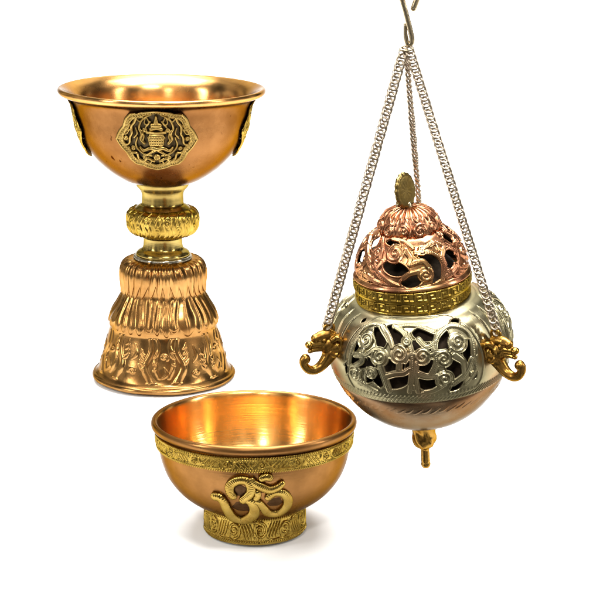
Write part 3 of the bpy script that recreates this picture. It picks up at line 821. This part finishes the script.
# copper lid
lid_p = pr([(53.48, 69.2), (57.11, 69.6), (58.25, 71.2), (56.92, 73.4), (55.01, 75.2), (54.82, 78.5), (54.34, 83), (52.52, 90), (49.18, 97.5), (44.41, 104.5), (38.68, 110.5), (32.47, 115), (25.79, 118), (17.19, 119.5)])
LL = lid_p.L / cs
lw = 2 * PI * 50 / 3
lm = Motif(lw, LL, 6); HO = Motif(lw, LL, 6)
f0, f1 = 13.0, LL - 17.5
c = lw / 2
LM_ = K_mat @ Matrix.Translation((-3.4 * cs, 0, 0))
def zl(pts):
    out = []
    for X, Yz in pts:
        a, t = ray_hit(330 + X / 3.158, 160 + Yz / 3.158, LM_, lid_p, CD)
        out.append((c + a / (2 * PI / 3) * lw, t / cs))
    return out
for pts, w in [([(172, 330), (205, 344), (246, 352)], 4.4), ([(228, 390), (260, 384), (292, 368)], 3.8), ([(282, 306), (322, 314), (344, 346), (326, 386)], 5.0), ([(386, 288), (374, 312), (380, 338)], 4.4),
               ([(154, 244), (144, 262), (138, 282)], 3.6), ([(180, 260), (202, 262), (222, 274)], 2.6), ([(356, 248), (374, 248)], 2.0), ([(308, 266), (324, 268)], 1.6), ([(104, 300), (100, 330)], 2.6), ([(430, 330), (420, 352)], 2.6)]:
    HO.stroke(zl(pts), w * 1.45, w * 1.45, leaf=True, lp=0.8)
for pts, a, b in [([(270, 296), (320, 292), (356, 326), (350, 384), (305, 404)], 2.4, 2.2), ([(250, 330), (290, 322), (312, 340)], 2.6, 2.6), ([(165, 322), (150, 350), (185, 385), (225, 402)], 2.8, 2.4),
                  ([(240, 288), (255, 310), (250, 330)], 3.2, 2.4), ([(345, 285), (330, 262), (300, 280), (285, 292)], 2.8, 2.2), ([(400, 285), (405, 320), (392, 352), (365, 368)], 2.6, 2.4), ([(360, 268), (352, 300), (362, 330)], 2.6, 2.2),
                  ([(170, 248), (166, 280), (160, 310)], 2.6, 2.4), ([(125, 250), (118, 290), (128, 330), (150, 350)], 2.6, 2.4), ([(200, 250), (235, 258), (262, 280)], 2.2, 2.2), ([(232, 372), (250, 360), (280, 352)], 2.4, 2.0), ([(110, 360), (150, 385), (190, 400)], 2.0, 2.0), ([(370, 350), (400, 365), (425, 350)], 2.2, 2.0)]:
    lm.stroke(zl(pts), a * 1.1, b * 1.1, h=0.95, pw=0.5, groove=0.25)
for X, Yz, R_, hand, a0 in [(205, 296, 32, 1, 2.0), (302, 362, 24, -1, 1.0), (140, 335, 20, 1, 1.0), (398, 258, 20, -1, 3.0), (410, 345, 18, 1, 2.0), (290, 286, 17, 1, 0.3), (236, 246, 13, -1, 1), (345, 236, 14, 1, 2)]:
    (vx, vy), = zl([(X, Yz)])
    lm.volute(vx, vy, R_ / 3.158, a0, 1.5, hand, 1.8, 1.0)
lm.holeF = np.minimum(np.where(HO.F < 40, -HO.F, -40.0), lm.F - 0.4)
lm.Z = np.maximum(lm.Z, 0.9 * np.exp(-((-lm.holeF - 1.1) / 0.85) ** 2))
lm.Z = np.maximum(lm.Z, 0)
def lx(TH): return TH / (2 * PI / 3) * lw + c
def lid_rel(TH, T):
    v = T / cs
    return lm.sample(lx(TH), v, lm.Z) * cs * 2.0 * np.clip((v - 9) / 3, 0, 1) * np.clip((LL - 12 - v) / 3, 0, 1)
lid = lathe('lid', lid_p, 1500, 220, [M['copper_lid'], M['soot_shade']], K, relief=lid_rel, hole=lambda TH, T: lm.sample(lx(TH), T / cs, lm.holeF) * cs, solid=cs * 1.8)
lid.location = (-3.4 * cs, 0, 0)
# melon knob
kp_ = pr([(17.19, 112.5), (25.79, 112.4), (29.22, 114), (30.18, 117.5), (29.22, 122.5), (26.26, 128), (21.49, 132.6), (15.28, 135.8), (8.59, 137.6), (2.86, 138), (0.29, 137)])
kL = kp_.L / cs
km = Motif(2 * PI * 30 / 6, kL, 6)
km.stroke([(0, 16), (2, 24), (0, 34), (0, kL - 6)], 1.6, 1.2, 1.0)
km.stroke([(km.w * .5, 26), (km.w * .5 - 1, 34), (km.w * .5, kL - 6)], 1.6, 1.0, 0.9)
km.volute(km.w * 0.33, 20, 7.8, 1.2, 1.4, 1, 2.0, 1.25)
km.volute(km.w * 0.82, 21, 5.6, 2.0, 1.2, -1, 1.8, 1.2)
km.stroke([(km.w * .35, 27), (km.w * .2, 33), (km.w * .25, 42)], 2.2, 1.0, 1.0, leaf=True)
km.stroke([(km.w * .75, 28), (km.w * .72, 34), (km.w * .75, 42)], 2.2, 1.0, 1.0, leaf=True)
km.stroke([(0, 9), (km.w, 9)], 1.6, 1.6, 0.9, smooth=False)
def kn_r(TH, T):
    v = T / cs
    g = np.abs(np.sin(TH * 12)) ** 0.8 * np.clip((v - 27) / 6, 0, 1) * np.clip((kL - 2 - v) / 8, 0, 1)
    return (km.sample(TH / (2 * PI) * km.w * 6, v, km.Z) * 1.7 + g * 1.2) * cs * np.clip((v - 5) / 3, 0, 1) * np.clip((kL - 3 - v) / 5, 0, 1)
knob = lathe('knob', kp_, 1000, 180, M['copper_lid'], lid, relief=kn_r)
# finial disc: a coin-like scalloped disc standing on edge
n1_, n2_ = 120, 14
V, Fc = [], []
prof_d = [(0, 3.2), (3, 4.0), (6, 4.0), (8.5, 3.4), (10, 2.4), (12, 3.0), (13.8, 2.4), (15.4, 1.2), (15.6, 0), (15.4, -1.2), (13.8, -2.3), (12, -2.1), (9, -1.6), (5, -2.0), (0, -1.9)]
for r, d in prof_d:
    for k in range(n1_):
        a = 2 * PI * k / n1_
        rr = r * (1 + (0.06 * abs(math.sin(8 * a)) if r > 11 else 0)) ; dd = d * (1 + (0.05 * math.sin(11 * a + r) if 4 < r < 14 else 0))
        V.append((rr * math.cos(a) * 1.0, dd, rr * math.sin(a) * 1.12))
for i in range(len(prof_d) - 1):
    for k in range(n1_):
        k2 = (k + 1) % n1_
        Fc.append([i * n1_ + k, i * n1_ + k2, (i + 1) * n1_ + k2, (i + 1) * n1_ + k])
ca, sa = math.cos(math.radians(57)), math.sin(math.radians(57))
cb, sb_ = math.cos(math.radians(-8)), math.sin(math.radians(-8))
V2 = []
for x, y, z in V:
    x, y = x * ca - y * sa, x * sa + y * ca
    x, z = x * cb + z * sb_, -x * sb_ + z * cb
    V2.append((x - 2.5, y - 1, z + 154.5))
fin = make('finial_disc', np.array(V2) * cs, Fc, M['brass_dull'], lid)
fin['label'] = 'scalloped dull brass disc standing on top of the lid'
fb = MB()
fb.tube([(0, 0, 133), (0, 0, 138), (-1, 0, 142)], [5.5, 4, 3.5], 16)
fb.tube([(-7 + 4 * math.cos(a), 2, 141 + 4 * math.sin(a)) for a in np.linspace(0, 2 * PI, 12, endpoint=False)], 1.1, 8, True)
fb.tube([(-10, 1, 133), (-11, 1, 138), (-8, 0, 141), (-4, 0, 139)], 1.5, 8)
fb.build('finial_mount', M['hook'], lid, cs)
# bottom peg
pegp = pr([(0.2, -144.5), (2.8, -143.8), (4.6, -141.5), (5.0, -139), (4.3, -137.4), (4.7, -136), (4.5, -128), (4.5, -122.5), (6.5, -119.8), (9.8, -117), (11.6, -113), (12.0, -108.5), (11.6, -104.5), (12.2, -100.5), (14.2, -96), (17, -92), (19, -88), (12, -85)])
pl = pegp.L
def peg_rel(TH, T):
    u = T / pl
    env = np.clip((u - .32) / .08, 0, 1) * np.clip((.95 - u) / .1, 0, 1)
    return cs * env * (0.4 * np.abs(np.sin(TH * 2 + 0.9)) + 0.5 * np.sin(TH * 6 + 20 * u))
peg = lathe('peg_foot', pegp, 160, 140, M['brass_cast'], K, relief=peg_rel)
# small rivet low on the far side
a = math.radians(109); rv = MB()
rv.ball((69.5 * math.sin(a), -69.5 * math.cos(a), -56), 3.6, 12, (1, 1, .8))
rv.build('rivet', M['brass_dull'], K, cs)

# handles: cast beast heads with curled trunks
hb = MB()
def flat(c, r, sc): hb.ball(c, r, 16, sc)
hb.tube([(-6, 0, -1), (-1, 0, -1), (1.5, 0, -1), (3.5, 0, -1), (7, 0, -1), (12, 0, 0)], [13, 13.0, 12.2, 9.6, 9.0, 8], 24, smooth=4)
flat((11, 0, 3), 9.5, (1.0, 0.85, 1.0))
hb.tube([(3, 0, 13), (10, 0, 14), (18, 0, 14), (25, 0, 13)], [4, 5.6, 5.6, 4.2], 16)
flat((25, 0, 13), 4.4, (1, 1.1, 1))
hb.tube([(16, 0, 7), (24, 0, 7), (32, 0, 7.5)], [5, 4.2, 3.6], 16)
flat((32.5, 0, 7.5), 4.0, (1, 1.2, .95))
hb.tube([(14, 0, 1), (24, 0, 1), (32, 0, .8)], [4, 2.6, 2.2], 14)
flat((32, 0, .8), 2.4, (1, 1.3, 1))
hb.tube([(8, 0, -4), (13, 0, -11), (20, 0, -17.5), (28, 0, -20.5), (35, 0, -18.5), (39.5, 0, -12.5), (39.5, 0, -7.5), (37, 0, -5)], [9.15, 6.83, 5.61, 4.88, 4.64, 4.39, 4.64, 4.39], 18)
flat((37.4, 0, -6.5), 5.4, (1, 1, 1))
for sy in (-1, 1):
    hb.tube([(8, sy * 5, 9), (4, sy * 9, 12), (0, sy * 10, 8), (1, sy * 9, 2)], [3.66, 2.93, 2.68, 1.95], 10)
    flat((17, sy * 4.6, 10.5), 2.4, (1, 1, 1))
    hb.tube([(12, sy * 6, -2), (8, sy * 8, -6), (4, sy * 9, -5)], [2.93, 2.44, 1.71], 10)
hb.tube([(8.5 + 5 * math.cos(t), 0, 20.5 + 4.6 * math.sin(t)) for t in np.linspace(0, 2 * PI, 14, endpoint=False)], 2.3, 10, True)
hb_first = None
HN = ['left', 'right', 'back']
for i, ph in enumerate(HANG):
    if i == 0:
        o = hb.build('handle', M['brass_cast'], K, cs, remesh=cs * 0.55, smooth_it=3); hb_first = o
    else:
        o = hb_first.copy(); col.objects.link(o); o.parent = K
    a = math.radians(ph)
    hz_ = (12, 5, 3)[i]
    o.location = (88.5 * cs * math.sin(a), -88.5 * cs * math.cos(a), hz_ * cs)
    o.rotation_euler = (0, 0, a - PI / 2); o.scale = (0.93, 1.0, 0.97)

# chains
APEX = np.array([2.5, 0, 292.0])
def chain(p0, p1, face, width, sag=0.0, mat=None, twist=0.0):
    p0, p1 = np.array(p0, float), np.array(p1, float)
    L = np.linalg.norm(p1 - p0)
    pitch = 6.1
    n = int(L / pitch)
    d = (p1 - p0) / L
    f = np.array(face, float); f -= d * np.dot(f, d); f /= np.linalg.norm(f)
    c = MB()
    for i in range(n + 1):
        t = i / n
        ctr = p0 + (p1 - p0) * t + np.array([0, 0, -1.0]) * sag * 4 * t * (1 - t)
        ang = twist * t + 0.22 * math.sin(i * 0.31 + L) + 0.10 * math.sin(i * 1.7) + 0.12 * rng.uniform(-1, 1)
        w0 = np.cross(d, f)
        ff = f * math.cos(ang) + w0 * math.sin(ang); ww = np.cross(d, ff)
        pts = []
        A, Bw = 4.9, width / 2 - 1.15
        for k in range(16):
            th = 2 * PI * k / 16
            # curb link: oval, twisted so that neighbours lie flat on each other
            x = A * math.cos(th); y = Bw * math.sin(th)
            zz = 1.5 * math.cos(th) + 0.9 * math.sin(2 * th)
            pts.append(ctr + d * x + ww * y + ff * zz)
        c.tube(pts, 1.22, 8, True, smooth=2)
    return c
def ring_pt(ph, r=97.5, u=24): a = math.radians(ph); return (r * math.sin(a), -r * math.cos(a), u)
view = (0, -1, 0.3)
chain(APEX + (-3.0, -1, -3), ring_pt(HANG[0], 97.5, 36), view, 10.2).build('chain', M['chain'], K, cs)
chain(APEX + (3.5, -2, -2), ring_pt(HANG[1], 97.5, 29), (0.25, -1, 0.3), 9.4, twist=0.5).build('chain', M['chain'], K, cs)
chain(APEX + (0.5, 2, -5), ring_pt(HANG[2]), (1, -0.45, 0), 8.2).build('chain', M['chain'], K, cs)
# gathering ring and S-hook
hk = MB()
def hp_(x, row, y=0): return ((x - (419 - (338 - row) * 0.064)), y, (338 - row) * 1.005)
hk.tube([hp_(402, 24, 1), hp_(402.2, 33, 1), hp_(404, 41.5, 0), hp_(407.5, 42.5, 0), hp_(408.3, 38, -1), hp_(406, 27, -1), hp_(402, 12, -1), hp_(398.5, -1, -1), hp_(397, -16, -1), hp_(400, -31, 0), hp_(408, -37, 0), hp_(416, -31, 0), hp_(418, -17, 0), hp_(414, -3, 0), hp_(409.5, 9.5, 0)],
        [1.6, 2.1, 2.4, 2.5, 2.6, 2.6, 2.6, 2.6, 2.6, 2.6, 2.6, 2.7, 2.8, 3.0, 2.9], 14, smooth=8)
hk.ball(hp_(409.5, 9.5, 0), 2.9, 10)
hk.ball(hp_(402, 24, 1), 1.7, 10)
hk.build('hook', M['hook'], K, cs)
gr = MB()
cxr = APEX + (0.5, 0, 1)
gr.tube([cxr + np.array([5.6 * math.cos(t), 3.0 * math.sin(t), 1.6 * math.sin(t)]) for t in np.linspace(0, 2 * PI, 14, endpoint=False)], 1.3, 8, True, smooth=4)
gr.build('gathering_ring', M['hook'], K, cs)

# ================================================================== SETTING: white photographer's sweep
def sweep():
    V, Fc = [], []
    prof = [(0.615, 0), (1.2, 0), (1.9, 0)]
    for i in range(1, 17):
        a = (PI / 2) * i / 16
        prof.append((1.9 + 0.9 * math.sin(a), 0.9 * (1 - math.cos(a))))
    prof.append((2.8, 2.2))
    for y, z in prof: V += [(-1.1, y, z), (1.1, y, z)]
    for i in range(len(prof) - 1): Fc.append([2 * i, 2 * i + 1, 2 * i + 3, 2 * i + 2])
    m = bpy.data.materials.new('white_paper'); m.use_nodes = True
    b = m.node_tree.nodes['Principled BSDF']; b.inputs['Base Color'].default_value = (0.90, 0.90, 0.90, 1); b.inputs['Roughness'].default_value = 0.85
    b.inputs['Specular IOR Level'].default_value = 0.2
    n = m.node_tree.nodes.new('ShaderNodeTexNoise'); n.inputs['Scale'].default_value = 300
    bp = m.node_tree.nodes.new('ShaderNodeBump'); bp.inputs['Strength'].default_value = 0.03; bp.inputs['Distance'].default_value = 0.0003
    m.node_tree.links.new(n.outputs['Fac'], bp.inputs['Height']); m.node_tree.links.new(bp.outputs['Normal'], b.inputs['Normal'])
    o = make('backdrop', np.array(V), Fc, m)
    th_ = o.modifiers.new('thickness', 'SOLIDIFY'); th_.thickness = 0.004; th_.offset = 1.0 if o.data.polygons[0].normal.z < 0 else -1.0
    return tag(o, kind='structure')
sweep()

# ================================================================== LIGHT
def area(name, loc, target, sx, sy, power, colr=(1, 1, 1)):
    l = bpy.data.lights.new(name, 'AREA'); l.shape = 'RECTANGLE'; l.size = sx; l.size_y = sy; l.energy = power; l.color = colr
    o = bpy.data.objects.new(name, l); col.objects.link(o); o.location = loc
    d = Vector(target) - Vector(loc)
    o.rotation_euler = d.to_track_quat('-Z', 'Y').to_euler()
    return o
area('overhead_softbox', (0.0, 1.15, 1.9), (0, 1.0, 0), 1.7, 1.2, 96, (1.0, 0.99, 0.97))
area('front_softbox', (0.35, -0.1, 1.5), (0, 1.0, 0), 0.5, 0.3, 18, (1.0, 0.99, 0.97))
area('window_light', (-1.3, 0.1, 0.8), (0, 0.9, 0.1), 0.25, 0.8, 9, (1.0, 0.98, 0.94))
area('strip_light', (1.1, 0.5, 0.7), (0, 0.9, 0.1), 0.12, 0.7, 5, (1.0, 0.98, 0.95))
area('small_lamp', (-0.18, -0.2, 0.7), (0, 0.9, 0.1), 0.10, 0.10, 2.2, (1.0, 0.97, 0.92))
area('backdrop_light', (0, 1.6, 2.6), (0, 2.8, 0.6), 1.8, 0.4, 60)

w = bpy.data.worlds.new('World'); scene.world = w; w.use_nodes = True
N, L = w.node_tree.nodes, w.node_tree.links
bg = N['Background']
tc = N.new('ShaderNodeTexCoord'); nz = N.new('ShaderNodeTexNoise'); nz.inputs['Scale'].default_value = 3.4; nz.inputs['Detail'].default_value = 3
rp = N.new('ShaderNodeValToRGB')
rp.color_ramp.elements[0].position = 0.46; rp.color_ramp.elements[0].color = (0.03, 0.028, 0.025, 1)
rp.color_ramp.elements[1].position = 0.60; rp.color_ramp.elements[1].color = (0.95, 0.90, 0.80, 1)
mpw = N.new('ShaderNodeMapping'); mpw.inputs['Scale'].default_value = (1.0, 1.0, 0.3); mpw.inputs['Location'].default_value = (0.4, 0.0, 0.0)
L.new(tc.outputs['Generated'], mpw.inputs['Vector']); L.new(mpw.outputs['Vector'], nz.inputs['Vector']); L.new(nz.outputs['Fac'], rp.inputs['Fac']); L.new(rp.outputs['Color'], bg.inputs['Color'])
bg.inputs['Strength'].default_value = 0.8

# ================================================================== CAMERA
cd = bpy.data.cameras.new('camera'); cam = bpy.data.objects.new('camera', cd); col.objects.link(cam)
cam.location = (0, 0, H); cam.rotation_euler = (PI / 2 - PITCH, 0, 0)
cd.sensor_fit = 'HORIZONTAL'; cd.sensor_width = 36; cd.lens = 36 * F / 600; cd.clip_start = 0.01; cd.clip_end = 50
scene.camera = cam
vs = scene.view_settings; vs.view_transform = 'Standard'; vs.look = 'None'; vs.exposure = 0.34; vs.gamma = 1
